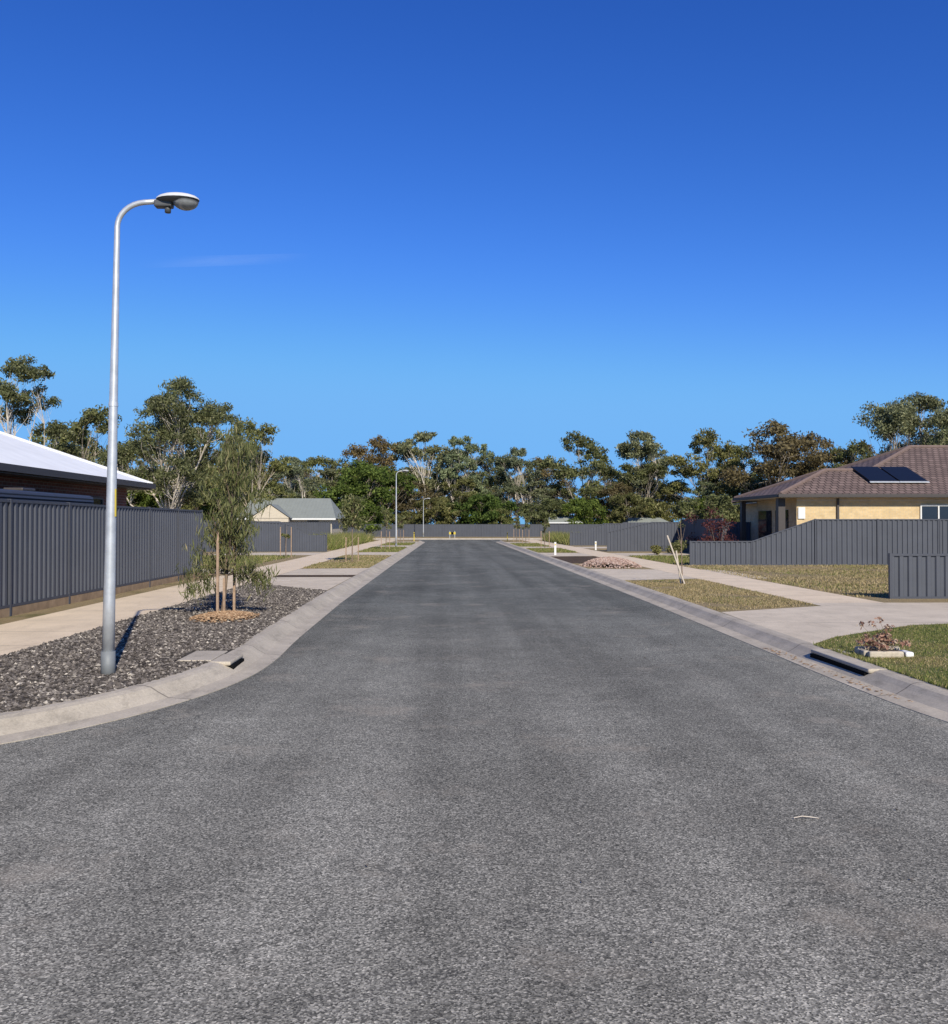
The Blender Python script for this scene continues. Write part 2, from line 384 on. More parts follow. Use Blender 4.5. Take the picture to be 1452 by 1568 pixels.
lot=[(8.45,19.6),(19,19.6),(19,34.8),(8.45,34.8)]
blades('dry_grass',clumpy(lot,44000,.6,-.7),.13,.05,.025,M['bladedry'])
blades('verge_grass',clumpy(lot,16000,.5,.4),.13,.055,.025,M['bladegreen'])
vl=[(-5.13,33),(-2.86,33.2),(-2.86,46),(-5.13,46.6)]
blades('dry_grass',clumpy(vl,14000,.6,-1),.13,.05,.03,M['bladedry'])
blades('verge_grass',clumpy(vl,6000,.6,-.2),.13,.06,.03,M['bladegreen'])
far=np.concatenate([sample_poly([(-5.1,52),(-2.9,52),(-2.9,63),(-5.1,63)],4000),sample_poly([(-5.1,69),(-2.9,69),(-2.9,78),(-5.1,78)],3000),sample_poly([(4.7,51),(6.85,51),(6.85,59),(4.7,59)],3000),sample_poly([(4.7,65),(6.85,65),(6.85,75),(4.7,75)],3000),sample_poly([(-14,33),(-7.4,33),(-7.4,46),(-14,46)],7000),sample_poly([(8.5,36),(12,36),(12,45),(8.5,45)],7000)])
blades('verge_grass',far,.13,.08,.05,M['bladegreen'])
blades('tall_grass',np.concatenate([sample_poly([(-9,56),(-6.9,56),(-6.9,86),(-10,86)],5000),sample_poly([(8.5,70),(10,70),(10,88),(8.5,88)],2500)]),.13,.8,.05,M['bladegreen'])

# ------------------------------------------------------------------ drains: flush pit lid, mouth is a black block coloured as the shade inside the opening
def drain(name,xk,y0,y1,side,lidx,ly0,ly1):
    e=empty(name); s=side
    def bx(nm,a,b,*r):
        lo,hi=sorted((xk+s*a,xk+s*b)); return box(nm,lo,hi,*r)
    bx('lintel',.285,.52,y0,y1,.096,.143,M['kerb'],e,.018)
    bx('mouth_shade',.265,.42,y0+.05,y1-.05,.010,.0955,M['black'],e)  # solid block, near-black to paint in the dark of the opening
    lo,hi=sorted((xk+s*.525,xk+s*lidx)); box('lid',lo,hi,ly0,ly1,.10,.146,M['kerb'],e,.01)
    return e
drain('storm_drain',-2.13,10.5,11.15,-1,.9,10.6,11.4)
drain('storm_drain',4.07,9.8,11.4,1,.62,11.0,11.4)

# ------------------------------------------------------------------ fences
def fence(name,p0,p1,hf,z0=.13,panel=2.37,plinth=0.0,pitch=.19):
    e=empty(name)
    p0=Vector(p0);p1=Vector(p1); L=(p1-p0).length; d=(p1-p0)/L; nrm=Vector((-d.y,d.x))
    xs=[];prof=[(0,-.5),(.38,-.5),(.5,.5),(.88,.5)]
    k=int(L/pitch)
    for i in range(k+1):
        for a,b in prof:
            s=(i+a)*pitch
            if s<=L: xs.append((s,b))
    V=[];F=[]
    for s,b in xs:
        q=p0+d*s+nrm*(b*.032)
        h=hf(s)
        V.append((q.x,q.y,z0+plinth+.02)); V.append((q.x,q.y,z0+h-.02))
    for i in range(len(xs)-1): F.append((2*i,2*i+2,2*i+3,2*i+1))
    obj('panels',V,F,M['fence'],e)
    V=[];F=[]
    def bar(a,b,za0,za1,zb0,zb1,w):
        A=p0+d*a;B=p0+d*b; n0=len(V)
        for q,zz0,zz1 in ((A,za0,za1),(B,zb0,zb1)):
            for sg in (-1,1):
                V.append((q.x+nrm.x*w*sg,q.y+nrm.y*w*sg,zz0)); V.append((q.x+nrm.x*w*sg,q.y+nrm.y*w*sg,zz1))
        for f in ((0,1,5,4),(2,6,7,3),(1,3,7,5),(0,4,6,2),(0,2,3,1),(4,5,7,6)): F.append(tuple(n0+i for i in f))
    np_=max(1,round(L/panel)); st=L/np_
    for i in range(np_):
        a,b=i*st+.03,(i+1)*st-.03
        ha,hb=hf(a),hf(b)
        bar(a,b,z0+ha-.045,z0+ha,z0+hb-.045,z0+hb,.024)
        bar(a,b,z0+plinth,z0+plinth+.045,z0+plinth,z0+plinth+.045,.024)
    for i in range(np_+1):
        s=i*st; h=hf(s); bar(s-.027,s+.027,z0,z0+h+.012,z0,z0+h+.012,.034)
    obj('rails_and_posts',V,F,M['post'],e)
    if plinth:
        V=[];F=[]
        for i in range(np_): bar(i*st+.03,(i+1)*st-.03,z0-.02,z0+plinth-.003,z0-.02,z0+plinth-.003,.02)
        obj('plinth',V,F,M['plinth'],e)
    return e
c18=lambda s:1.80
def ramp(a,b,h0,h1): return lambda s: h0 if s<a else (h1 if s>b else h0+(h1-h0)*(s-a)/(b-a))
fence('boundary_fence',(-7.3,6.2),(-7.3,28.0),lambda s:1.93,plinth=.15)
fence('boundary_fence',(-7.35,28.05),(-24,28.05),c18)
fence('boundary_fence',(-6.9,53),(-30,53),ramp(1.0,2.6,.95,1.72))
fence('boundary_fence',(-16,62),(-16,92),c18)
fence('boundary_fence',(8.9,35),(30,35),ramp(2.3,4.6,.9,1.72))
fence('boundary_fence',(9.0,19.2),(20,19.2),lambda s:.92)
fence('boundary_fence',(8.8,53),(24,53),ramp(.1,.9,1.1,1.66))
fence('boundary_fence',(8.6,68),(24,68),ramp(.8,2.4,.95,1.6))
fence('boundary_fence',(13.0,45),(13.0,52.9),c18)
fence('boundary_fence',(-60,116),(70,116),lambda s:1.55)

# ------------------------------------------------------------------ street lamps
def lamp(name,x,y,s=1.0,lean=.07,det=True,Hs=4.55):
    e=empty(name,(x,y,.13))
    r=.3
    obj('base_sleeve',*tubeVF([(0,0,-.05),(0,0,.235)],[.072,.070],16),M['galvdark'],e,smooth=True)
    pts=[(0,0,.2)];rad=[.062]
    for i in range(1,9):
        t=i/8; pts.append((lean*t,0,.2+(Hs-.2)*t)); rad.append(.062-.034*t)
    for i in range(1,9):
        a=i/8*math.pi/2*.94; pts.append((lean+r-r*math.cos(a),0,Hs+.26*math.sin(a))); rad.append(.027)
    ex,ez=pts[-1][0],pts[-1][2]
    pts.append((ex+.16,0,ez+.012)); rad.append(.026)
    obj('pole',*tubeVF(pts,rad,16),M['galv'],e,smooth=True)
    hx,hz=ex+.12,ez+.015
    obj('collar',*tubeVF([(lean*.58,0,2.72),(lean*.585,0,2.76)],[.047,.046],16),M['galv'],e)
    def shell(nm,a0,a1,cx,L,Wd,H,z,mat,up):
        V=[];F=[];nu=20;nv=6
        for i in range(nv+1):
            ph=i/nv*math.pi/2; rr=math.cos(ph); zz=math.sin(ph)*H*up
            for j in range(nu):
                t=2*math.pi*j/nu; V.append((cx+L/2*rr*math.cos(t),Wd/2*rr*math.sin(t),z+zz))
        for i in range(nv):
            for j in range(nu): F.append((i*nu+j,i*nu+(j+1)%nu,(i+1)*nu+(j+1)%nu,(i+1)*nu+j))
        F.append(tuple(range(nu)))
        obj(nm,V,F,mat,e,smooth=True)
    shell('top_cover',0,0,hx+.22,.44,.28,.065,hz+.012,M['lampwhite'],1)
    shell('rim',0,0,hx+.22,.435,.275,.035,hz+.009,M['lampdark'],-1)
    shell('glass_bowl',0,0,hx+.30,.26,.23,.085,hz-.006,M['glass'],-1)
    box('gear_housing',hx-.01,hx+.17,-.055,.055,hz-.068,hz+.0,M['lampdark'],e,.015)
    obj('photocell',*tubeVF([(hx+.12,0,hz-.12),(hx+.12,0,hz-.05)],[.03,.034],12),M['lampdark'],e,smooth=True)
    if det: box('pole_number_label',.070,.079,-.03,.0,1.60,1.88,M['yellow'],e)
    return e
lamp('street_lamp',-3.47,9.72)
lamp('street_lamp',-3.6,63,lean=.0,det=False,Hs=4.8)
lamp('street_lamp',-3.2,112,lean=.0,det=False,Hs=4.3)
lamp('street_lamp',6.7,150,lean=.0,det=False,Hs=4.1)

# ------------------------------------------------------------------ trees
def leafVF(c,rad,n,L,W,droop,rng):
    k=len(c); N=k*n
    d=rng.normal(0,1,(k,n,3)); d/=np.linalg.norm(d,axis=2,keepdims=True)
    d*= (rng.uniform(0,1.12,(k,n,1))**.6)
    d[...,2]*=.75
    P=(c[:,None,:]+d*rad[:,None,None]).reshape(-1,3)
    a=rng.normal(0,1,(N,3)); a[:,2]-=droop; a/=np.linalg.norm(a,axis=1,keepdims=True)
    b=np.cross(a,rng.normal(0,1,(N,3))); b/=np.linalg.norm(b,axis=1,keepdims=True)
    s=rng.uniform(.6,1.3,(N,1)); a=a*L/2*s; b=b*W/2*s
    V=np.stack([P-a,P+b,P+a,P-b],1).reshape(-1,3)
    F=np.arange(4*N).reshape(-1,4)
    return V,F
def curve(p,q,rng,n=5,w=.1,sag=0):
    p=np.array(p,float);q=np.array(q,float);L=np.linalg.norm(q-p); out=[]
    o=rng.normal(0,w*L,3)
    for i in range(n+1):
        t=i/n; x=p+(q-p)*t+o*math.sin(math.pi*t)+np.array([0,0,sag*L])*math.sin(math.pi*t); out.append(tuple(x))
    return out
def gum(name,seed,H=13.,W=8.,lobes=11,clumps=12,nl=85,L=.38,Wd=.15,leaf='gum',split=.25,low=.25,bark='bark',lr=.21,tr=.22,cr=(.055,.115)):
    rng=np.random.default_rng(seed); V=[];F=[]
    sp=np.array([rng.normal(0,.25),rng.normal(0,.25),H*split])
    V,F=tubeVF(curve((0,0,-.2),sp,rng,5,.04),[tr*1.3,tr*1.1,tr,tr*.95,tr*.9,tr*.85],8,V,F)
    C=[];RR=[]
    for i in range(lobes):
        f=i/(lobes-1)
        zc=H*(low+(.88-low)*(f**.85))+rng.normal(0,.03*H)
        q=(zc/H-low)/(1-low)
        env=math.sqrt(max(.05,1-(abs(q-.38)/.68)**2.2))
        ang=i*2.4+rng.normal(0,.4); rr=W/2*env*rng.uniform(.3,.85)
        if f>.93: rr=W*.08
        lc=np.array([rr*math.cos(ang),rr*math.sin(ang),zc])
        lrad=W*lr*rng.uniform(.7,1.3)*(.75+.25*env)
        r0=tr*rng.uniform(.3,.5)
        st=sp if rng.random()<.6 else sp*np.array([1,1,.8])
        pts=curve(st,lc,rng,6,.09,-.05); V,F=tubeVF(pts,[r0*(1-.8*t/6) for t in range(7)],6,V,F)
        for j in range(clumps):
            d=rng.normal(0,1,3); d/=np.linalg.norm(d); d[2]=abs(d[2])*.95-.35
            cc=lc+d*lrad*rng.uniform(.4,1.3)*np.array([1,1,.95])
            if cc[2]>H: cc[2]=H-rng.random()*.6
            C.append(cc);RR.append(W*rng.uniform(*cr))
            mid=np.array(pts[rng.integers(3,6)])
            V,F=tubeVF(curve(mid,cc,rng,3,.1),[r0*.22,r0*.16,r0*.1,r0*.05],4,V,F,cap=False)
    nb=len(F)
    LV,LF=leafVF(np.array(C),np.array(RR),nl,L,Wd,.6,rng)
    b=len(V); V=V+LV.tolist(); F=F+(LF+b).tolist()
    return mesh(name,V,F,[M[bark],M[leaf]],[0]*nb+[1]*(len(F)-nb))
def place(name,me,x,y,H,H0,rot,sx=1.0,parent=None,z=.1):
    o=bpy.data.objects.new(name,me); s=H/H0; o.location=(x,y,z); o.scale=(s*sx,s*sx,s); o.rotation_euler=(0,0,rot); return link(o,parent)
G=[gum('gum_tree_a',1,13,8),gum('gum_tree_b',2,13,7,leaf='gumgrey',bark='barkwhite'),gum('gum_tree_c',3,13,9.5,12,13,leaf='gumbrown',lr=.2),
   gum('gum_tree_d',4,13,6.5,leaf='gumgrey',low=.3,cr=(.055,.10),bark='barkwhite'),gum('gum_tree_e',5,13,8.5,leaf='gum',low=.22),gum('gum_tree_f',15,13,6.8,11,11,leaf='gum',low=.3,split=.3,bark='barkwhite',cr=(.055,.10))]
GB=gum('broad_tree',6,9,9,13,13,110,leaf='green',low=.2,split=.15,lr=.22)
SH=gum('shrub_mass_a',8,5,6.5,12,11,90,leaf='gum',low=.1,split=.06,lr=.25,tr=.12)
SH2=gum('shrub_mass_b',9,5,6.5,12,11,90,leaf='green',low=.1,split=.06,lr=.25,tr=.12)
BIG=gum('gum_tree_near',11,12,8.8,16,16,110,L=.25,Wd=.085,leaf='gumnear',split=.16,low=.30,lr=.17,tr=.26,bark='barkwhite',cr=(.05,.085))
SP=gum('gum_tree_sparse',12,14,7.8,12,11,105,L=.28,Wd=.10,leaf='gumnear',split=.3,low=.3,lr=.18,tr=.2,bark='barkwhite',cr=(.05,.085))
BLU=gum('gum_tree_bluegreen',13,15.5,9.5,15,15,130,L=.32,Wd=.12,leaf='gumgrey',split=.2,low=.25,lr=.2,tr=.26)
place('gum_tree',SP,-31.5,70,14.3,14,0.4)
place('gum_tree',BIG,-19,65,11.8,12,1.0)
place('gum_tree',G[0],-29.5,80,11.5,13,2)
place('gum_tree',G[4],-35,88,11,13,1)
place('gum_tree',G[4],-24.5,90,11.5,13,2.6)
place('gum_tree',G[0],-17.8,85,11,13,3,.9)
place('gum_tree',BLU,46.2,95,16.4,15.5,.5)
place('gum_tree',G[1],51,97,13.8,13,2.2)
place('broad_leaf_tree',GB,-10.9,121,9.4,9,.3,1.15)
dt=empty('distant_trees')
row=[(-24,112,11,0,1.),(-19,112,10.4,1,1.),(-17.9,131,11.6,4,1.),(-10.6,134,14.1,2,.95),(-4.2,135,16,1,1.05),(-.2,138,13.2,4,.9),(1.6,131,14.2,3,1.),(5,140,12.2,0,1.),
(9.3,135,13.6,1,.9),(13.5,141,11.6,2,1.),(17.7,130,14.2,0,1.05),(22.5,140,10.8,4,1.),(26.3,131,15.8,1,.95),(30.5,138,12.8,3,1.),(34.2,126,14.2,0,1.),(38.5,128,13,4,1.),
(40.6,116,14.5,2,1.2),(45,117,13,2,1.),(47.5,111,11.4,0,1.),(52,118,12,2,1.),(-29,120,11,2,1.),(-38,118,12,0,1.),(-45,120,12,4,1.),(-52,110,13,1,1.),(58,112,13,1,1.),(65,110,14,4,1.)]
for i,(x,y,H,t,sx) in enumerate(row): place('tree',G[t],x,y,H,13,i*1.7,sx,dt)
for i in range(34): 
    x=-80+i*5.0+R.normal(0,.8); place('tree',G[[0,1,3,4,5,2][i%6]],x,158+R.normal(0,5),11.0+R.normal(0,1.5),13,i*2.3,1.25,dt)
for i in range(26): 
    x=-72+i*5.6+R.normal(0,1.0); place('tree',G[(i*3+1)%5],x,128+R.normal(0,2),7.8+R.normal(0,1.2),13,i*2.9,1.45,dt)
for i in range(34):
    x=-75+i*4.6+R.normal(0,.8); place('shrub',[SH,SH,SH2][i%3],x,121+R.normal(0,1.5),4.0+R.uniform(-1.2,1.2),5,i*1.3,1.1,dt)
for i in range(12):
    x=-64+i*4.6; place('shrub',[SH,SH2][i%2],x if x<-18 else x-60,100+R.normal(0,2),5.5+R.uniform(-1,1),5,i*1.9,1.1,dt)
for i in range(7):
    place('shrub',[SH,SH2][i%2],34+i*6,88+R.normal(0,2),5.6+R.uniform(-1,1),5,i*1.1,1.1,dt)
for i in range(4):
    place('shrub',SH,22+i*4.2,78+R.normal(0,1.5),3.8+R.uniform(-.6,.6),5,i*1.1,1.1,dt)

# young street tree (near, staked)
def young(name,x,y):
    rng=np.random.default_rng(21); e=empty(name,(x,y,.13)); V=[];F=[]
    trunk=curve((.0,0,-.05),(.2,.0,3.0),rng,8,.015)
    V,F=tubeVF(trunk,[.032,.03,.028,.026,.022,.018,.013,.009,.005],8,V,F)
    C=[];RR=[]
    def br(z0,q,r,k=4):
        nonlocal V,F
        t=trunk[min(8,int(z0/3.0*8))]; pts=curve(t,q,rng,5,.06,.12)
        V,F=tubeVF(pts,[.011,.009,.008,.006,.004,.003],5,V,F,cap=False)
        for j in range(k):
            f=rng.uniform(.4,1.08); p=np.array(t)+(np.array(q)-np.array(t))*f
            C.append(p+rng.normal(0,.09,3)); RR.append(r*rng.uniform(.6,1.4))
    for i in range(42):
        z=rng.uniform(1.3,3.02); a=rng.uniform(0,6.28); w=.44*math.sin(math.pi*min(1,max(.15,(z-.9)/2.35)))+.04
        br(max(.8,z-.5),(.2*z/3+.04+w*math.cos(a)*rng.uniform(.3,1),w*math.sin(a),z),.18,4)
    C.append(np.array([.2,0,3.12]));RR.append(.14)
    C.append(np.array([.24,0,3.24]));RR.append(.10)
    for q in ((-.42,.0,1.12),(-.5,-.1,.85),(-.62,.1,.6),(-.35,.2,.95),(-.55,.05,.42),(-.42,.05,.6),(-.66,0,.38),(.45,0,1.15),(.62,-.1,.9),(.75,.1,.62),(.5,.15,.75),(.78,0,.42),(.66,.05,.5),(.85,0,.6),(-.2,-.2,1.3),(.3,.2,1.35)):
        br(1.1,q,.17,4)
    nb=len(F)
    LV,LF=leafVF(np.array(C),np.array(RR),23,.16,.018,2.4,rng)
    b=len(V); V=V+LV.tolist();F=F+(LF+b).tolist()
    obj('trunk_and_foliage',V,F,[M['barkdark'],M['wattle']],e,[0]*nb+[1]*(len(F)-nb))
    for i,(sx,sy,h) in enumerate(((-.02,-.22,1.42),(.16,.2,1.2),(.06,-.1,.62))):
        box('stake_%d'%(i+1),sx-.02,sx+.02,sy-.02,sy+.02,-.05,h,M['wood'],e)
    box('tie',-.02,.16,-.04,-.01,.72,.76,M['black'],e)
    return e
young('young_street_tree',-3.85,16.1)
def sapling(name,x,y,H,seed,W=.7,leafy=1.0,stake=1.1):
    rng=np.random.default_rng(seed); e=empty(name,(x,y,.13)); V=[];F=[]
    tr=curve((0,0,-.05),(rng.normal(0,.06),0,H*.9),rng,5,.02); V,F=tubeVF(tr,[.03,.026,.02,.016,.012,.006],6,V,F)
    C=[];RR=[]
    for i in range(int(16*leafy)):
        z=H*rng.uniform(.5,.95); a=rng.uniform(0,6.28); r=W/2*rng.uniform(.2,.8)
        c=np.array([r*math.cos(a),r*math.sin(a),z]); C.append(c); RR.append(.2*W*rng.uniform(.8,1.3))
        V,F=tubeVF([tr[3],tuple(c)],[.01,.004],4,V,F,cap=False)
    nb=len(F); LV,LF=leafVF(np.array(C),np.array(RR),40,.16,.05,1.0,rng); b=len(V)
    V=V+LV.tolist();F=F+(LF+b).tolist()
    obj('trunk_and_foliage',V,F,[M['barkdark'],M['wattle']],e,[0]*nb+[1]*(len(F)-nb))
    if stake:
        box('stake_1',-.27,-.23,-.02,.02,-.05,stake,M['wood'],e); box('stake_2',.23,.27,-.02,.02,-.05,stake,M['wood'],e)
    return e
sapling('staked_sapling',-4.0,38.7,2.75,31,1.1,2.2,1.0)
sapling('staked_sapling',-3.9,57,2.6,32,.9)
sapling('staked_sapling',-3.9,74,2.4,33,.9)
sapling('staked_sapling',5.8,58,2.0,34,.6,.5)
sapling('staked_sapling',5.8,73,2.4,35,.8)
sapling('staked_sapling',5.8,83,2.2,36,.8)
sapling('staked_sapling',-7.6,44,1.6,37,.4,.3,1.4)
e=empty('bare_sapling',(5.9,24,.13))
V,F=tubeVF([(0,0,0),(-.02,0,.6),(-.03,0,1.2),(-.05,0,1.62)],[.016,.014,.01,.006],6)
for q in ((.08,0,1.5),(-.15,.05,1.55),(.05,.05,1.3),(-.12,0,1.2)): V,F=tubeVF([(-.03,0,1.0),q],[.006,.003],4,V,F,cap=False)
obj('trunk',V,F,M['barkdark'],e)
LV,LF=leafVF(np.array([(-.05,0,1.6),(.05,0,1.5),(-.1,0,1.5)]),np.array([.08,.07,.07]),14,.08,.02,.5,R); obj('leaves',LV.tolist(),LF.tolist(),M['wattle'],e)
obj('stake_1',*tubeVF([(.05,-.05,-.02),(-.40,-.05,1.24)],[.02,.02],6),M['palewood'],e)
obj('stake_2',*tubeVF([(-.02,.08,-.02),(-.14,.08,.85)],[.02,.02],6),M['palewood'],e)

def bush(name,x,y,H,W,mat,seed,L=.12,Wd=.05,n=90):
    rng=np.random.default_rng(seed); C=[];RR=[];V=[];F=[]
    for i in range(16):
        a=rng.uniform(0,6.28); r=W/2*rng.uniform(0,.75); z=H*rng.uniform(.25,.85); c=np.array([r*math.cos(a),r*math.sin(a),z])
        C.append(c);RR.append(W*.16); V,F=tubeVF([(0,0,-.02),tuple(c)],[.02,.006],4,V,F,cap=False)
    nb=len(F); LV,LF=leafVF(np.array(C),np.array(RR),n,L,Wd,.2,rng); b=len(V); V=V+LV.tolist();F=F+(LF+b).tolist()
    return obj(name,V,F,[M['barkdark'],M[mat]],None,[0]*nb+[1]*(len(F)-nb),loc=(x,y,.13))
bush('red_leaf_shrub',12.2,43,2.0,2.2,'redleaf',41); bush('red_leaf_shrub',13.6,50,2.6,2.4,'redleaf',51)
bush('garden_shrub',10.4,47.5,.45,.9,'gum',42,n=50); bush('garden_shrub',11.3,48,.55,1.1,'gum',44,n=50)
bush('garden_shrub',12,49.5,.8,1.4,'gum',46,n=60)
e=empty('garden_planter',(5.0,10.85,.13))
box('block_front',-.24,.16,-.18,-.10,0,.075,M['kerb'],e,.02); box('block_back',-.26,.26,.12,.20,0,.09,M['kerb'],e,.02)
box('block_left',-.27,-.19,-.09,.11,0,.075,M['kerb'],e,.02); box('block_right',.20,.30,-.13,.09,0,.06,M['white'],e,.02)
box('soil',-.185,.195,-.095,.115,0,.06,M['mulchdark'],e)
rng=np.random.default_rng(5); V=[];F=[];C=[]
for i in range(34):
    a=rng.uniform(0,6.28); r=rng.uniform(.02,.28); h=rng.uniform(.10,.26) if i<29 else rng.uniform(.3,.42); q=(r*math.cos(a),r*math.sin(a)*.7,h)
    V,F=tubeVF(curve((rng.normal(0,.05),0,.05),q,rng,3,.08),[.005,.004,.003,.002],4,V,F,cap=False); C.append(q)
nb=len(F); LV,LF=leafVF(np.array(C),np.full(len(C),.05),18,.05,.022,0,rng); b=len(V); V=V+LV.tolist();F=F+(LF+b).tolist()
obj('dry_plant',V,F,[M['barkdark'],M['deadplant']],e,[0]*nb+[1]*(len(F)-nb))
V,F=tubeVF([(0,0,.008),(.05,.006,.016),(.1,.0,.012),(.14,-.01,.008)],[.003,.0035,.003,.002],5)
obj('twig',V,F,M['palewood'],loc=(1.92,5.28,0))

# ------------------------------------------------------------------ marker posts / sign
def marker(name,x,y,h,mat,w=.05):
    e=empty(name,(x,y,.13)); box('post',-w,w,-w*.6,w*.6,-.03,h,mat,e,.01); box('reflector',-w*.6,w*.6,-w*.6-.006,-w*.6-.002,h-.14,h-.06,M['yellow'] if mat!=M['yellow'] else M['black'],e); 
    box('cap',-w*1.05,w*1.05,-w*.65,w*.65,h,h+.02,mat,e,.006); return e
marker('marker_post',5.2,47,.62,M['white'],.05); marker('marker_post',8.6,56,.5,M['white'],.05)
marker('marker_post',5.1,85,.8,M['yellow'],.035); marker('marker_post',-3.3,86,.8,M['yellow'],.035)
e=empty('road_end_sign',(.2,104.3,.13)); box('post_left',-.3,-.25,-.02,.02,0,.8,M['galv'],e); box('post_right',.25,.3,-.02,.02,0,.8,M['galv'],e)
box('board',-.36,.36,-.04,-.022,.42,.68,M['yellow'],e); box('stripe',-.14,.14,-.046,-.042,.42,.68,M['black'],e)

# ------------------------------------------------------------------ houses
e=empty('brick_house')
s=.375; ze=2.95
def rp(x,y,h): return (x,y,ze+h*s)
A=rp(14.2,40.5,0);B=rp(14.2,47,0);P_=rp(17.45,43.75,3.25);Q=rp(19.55,43.75,3.25);C_=rp(16.3,47,0);D=rp(16.3,54.5,0);Mm=rp(23.3,47.5,7);M2=rp(31,47.5,7);E_=rp(38,40.5,0);F_=rp(38,54.5,0)
obj('roof',[A,E_,M2,Mm,Q,P_,B,C_,D,F_],[(0,1,2,3,4,5),(6,0,5),(7,6,5,4),(8,7,4,3),(9,8,3,2),(1,9,2)],M['tile'],e)
V=[];F=[]
for a,b in ((A,P_),(B,P_),(P_,Q),(Q,Mm),(Mm,M2),(M2,E_),(D,Mm)):
    V,F=tubeVF([a,b],[.1,.1],6,V,F)
obj('ridge_caps',V,F,M['ridge'],e)
box('gutter_front',14.1,38.1,40.38,40.5,2.83,2.96,M['gutter'],e); box('gutter_side',14.08,14.198,40.5,47,2.83,2.96,M['gutter'],e)
box('soffit',14.2,38,40.5,46.9,2.80,2.83,M['cream'],e); box('soffit_back',16.3,38,46.9,54.4,2.80,2.83,M['cream'],e)
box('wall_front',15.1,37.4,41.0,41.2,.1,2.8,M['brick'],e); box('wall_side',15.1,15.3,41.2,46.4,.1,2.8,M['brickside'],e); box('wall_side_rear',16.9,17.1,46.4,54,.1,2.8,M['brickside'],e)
box('porch_pier',14.3,14.6,41.0,41.35,.1,2.8,M['gutter'],e); box('porch_pier',14.3,14.5,46.2,46.5,.1,2.8,M['gutter'],e)
box('side_window',15.05,15.098,42,43.6,.3,2.3,M['window'],e); box('side_door',15.05,15.098,44.2,46,.15,2.3,M['window'],e)
box('side_window_frame',15.03,15.05,42.8,42.88,.3,2.3,M['white'],e)
for x in (20.6,27,33):
    box('window_glass',x,x+1.5,40.975,40.998,1.0,2.45,M['window'],e)
    for a,b,c,d in ((x-.06,x,.94,2.51),(x+1.5,x+1.56,.94,2.51),(x,x+1.5,.94,1.0),(x,x+1.5,2.45,2.51),(x+.72,x+.78,1.0,2.45)): box('window_frame',a,b,40.94,40.972,c,d,M['white'],e)
box('downpipe',16.85,16.94,40.9,40.98,.1,2.83,M['gutter'],e); box('meter_box',15.15,15.45,40.93,40.98,1.9,2.4,M['white'],e)
box('wall_band',15.1,37.4,40.985,40.999,2.66,2.8,M['cream'],e)
def panel(x0,x1,y0,y1):
    o=.09
    V=[(x,y,ze+(y-40.5)*s+o+dz) for dz in (0,.04) for x,y in ((x0,y0),(x1,y0),(x1,y1),(x0,y1))]
    obj('solar_panel',V,[(0,3,2,1),(4,5,6,7),(0,1,5,4),(1,2,6,5),(2,3,7,6),(3,0,4,7)],M['solar'],e)
    V=[(x,y,ze+(y-40.5)*s+o-.01+dz) for dz in (0,.035) for x,y in ((x0-.04,y0-.1),(x1+.04,y0-.1),(x1+.04,y0-.01),(x0-.04,y0-.01))]
    obj('panel_rail',V,[(0,3,2,1),(4,5,6,7),(0,1,5,4),(1,2,6,5),(2,3,7,6),(3,0,4,7)],M['galv'],e)
panel(18.75,20.0,41.9,43.9); panel(20.1,21.35,41.9,43.9)
box('flue',26.5,26.6,44,44.1,4.1,4.7,M['galv'],e)
e=empty('dark_brick_house'); ze2=3.0; s2=.40
a=(-10,32,ze2);b=(-10,8,ze2);c=(-24,8,ze2);d=(-24,32,ze2);r1=(-17,25,ze2+7*s2);r2=(-17,15,ze2+7*s2)
obj('roof',[a,b,c,d,r1,r2],[(1,5,4,0),(0,4,3),(3,4,5,2),(2,5,1)],M['whiteroof'],e)
V,F=tubeVF([a,r1],[.07,.07],6); V,F=tubeVF([r1,r2],[.07,.07],6,V,F); obj('ridge_caps',V,F,M['white'],e)
box('fascia_side',-10.0,-9.9,8,32.1,2.84,3.01,M['gutter'],e); box('fascia_end',-24,-10.0,32.0,32.1,2.84,3.01,M['gutter'],e)
box('soffit',-24,-10,8,32,2.80,2.83,M['gutter'],e)
box('wall_side',-10.8,-10.6,8.5,31.3,.1,2.8,M['brickred'],e); box('wall_end',-23,-10.8,31.1,31.3,.1,2.8,M['brickred'],e)
for y in (20.6,24.0,27.6):
    box('window_glass',-10.6,-10.57,y,y+1.4,1.2,2.4,M['window'],e)
    for p,q,r,t in ((y-.06,y,1.14,2.46),(y+1.4,y+1.46,1.14,2.46),(y,y+1.4,2.4,2.46),(y,y+1.4,1.14,1.2)): box('window_frame',-10.6,-10.54,p,q,r,t,M['frame'],e)
obj('vent_pipe',*tubeVF([(-13.6,28,4.2),(-13.6,28,4.95)],[.05,.05],10),M['white'],e)
e=empty('rainwater_tank'); box('tank_body',-9.3,-8.5,17.2,22.9,.13,2.33,M['tank'],e,.1); box('tank_lid',-9.1,-8.7,19.5,20.1,2.33,2.40,M['gutter'],e,.02)
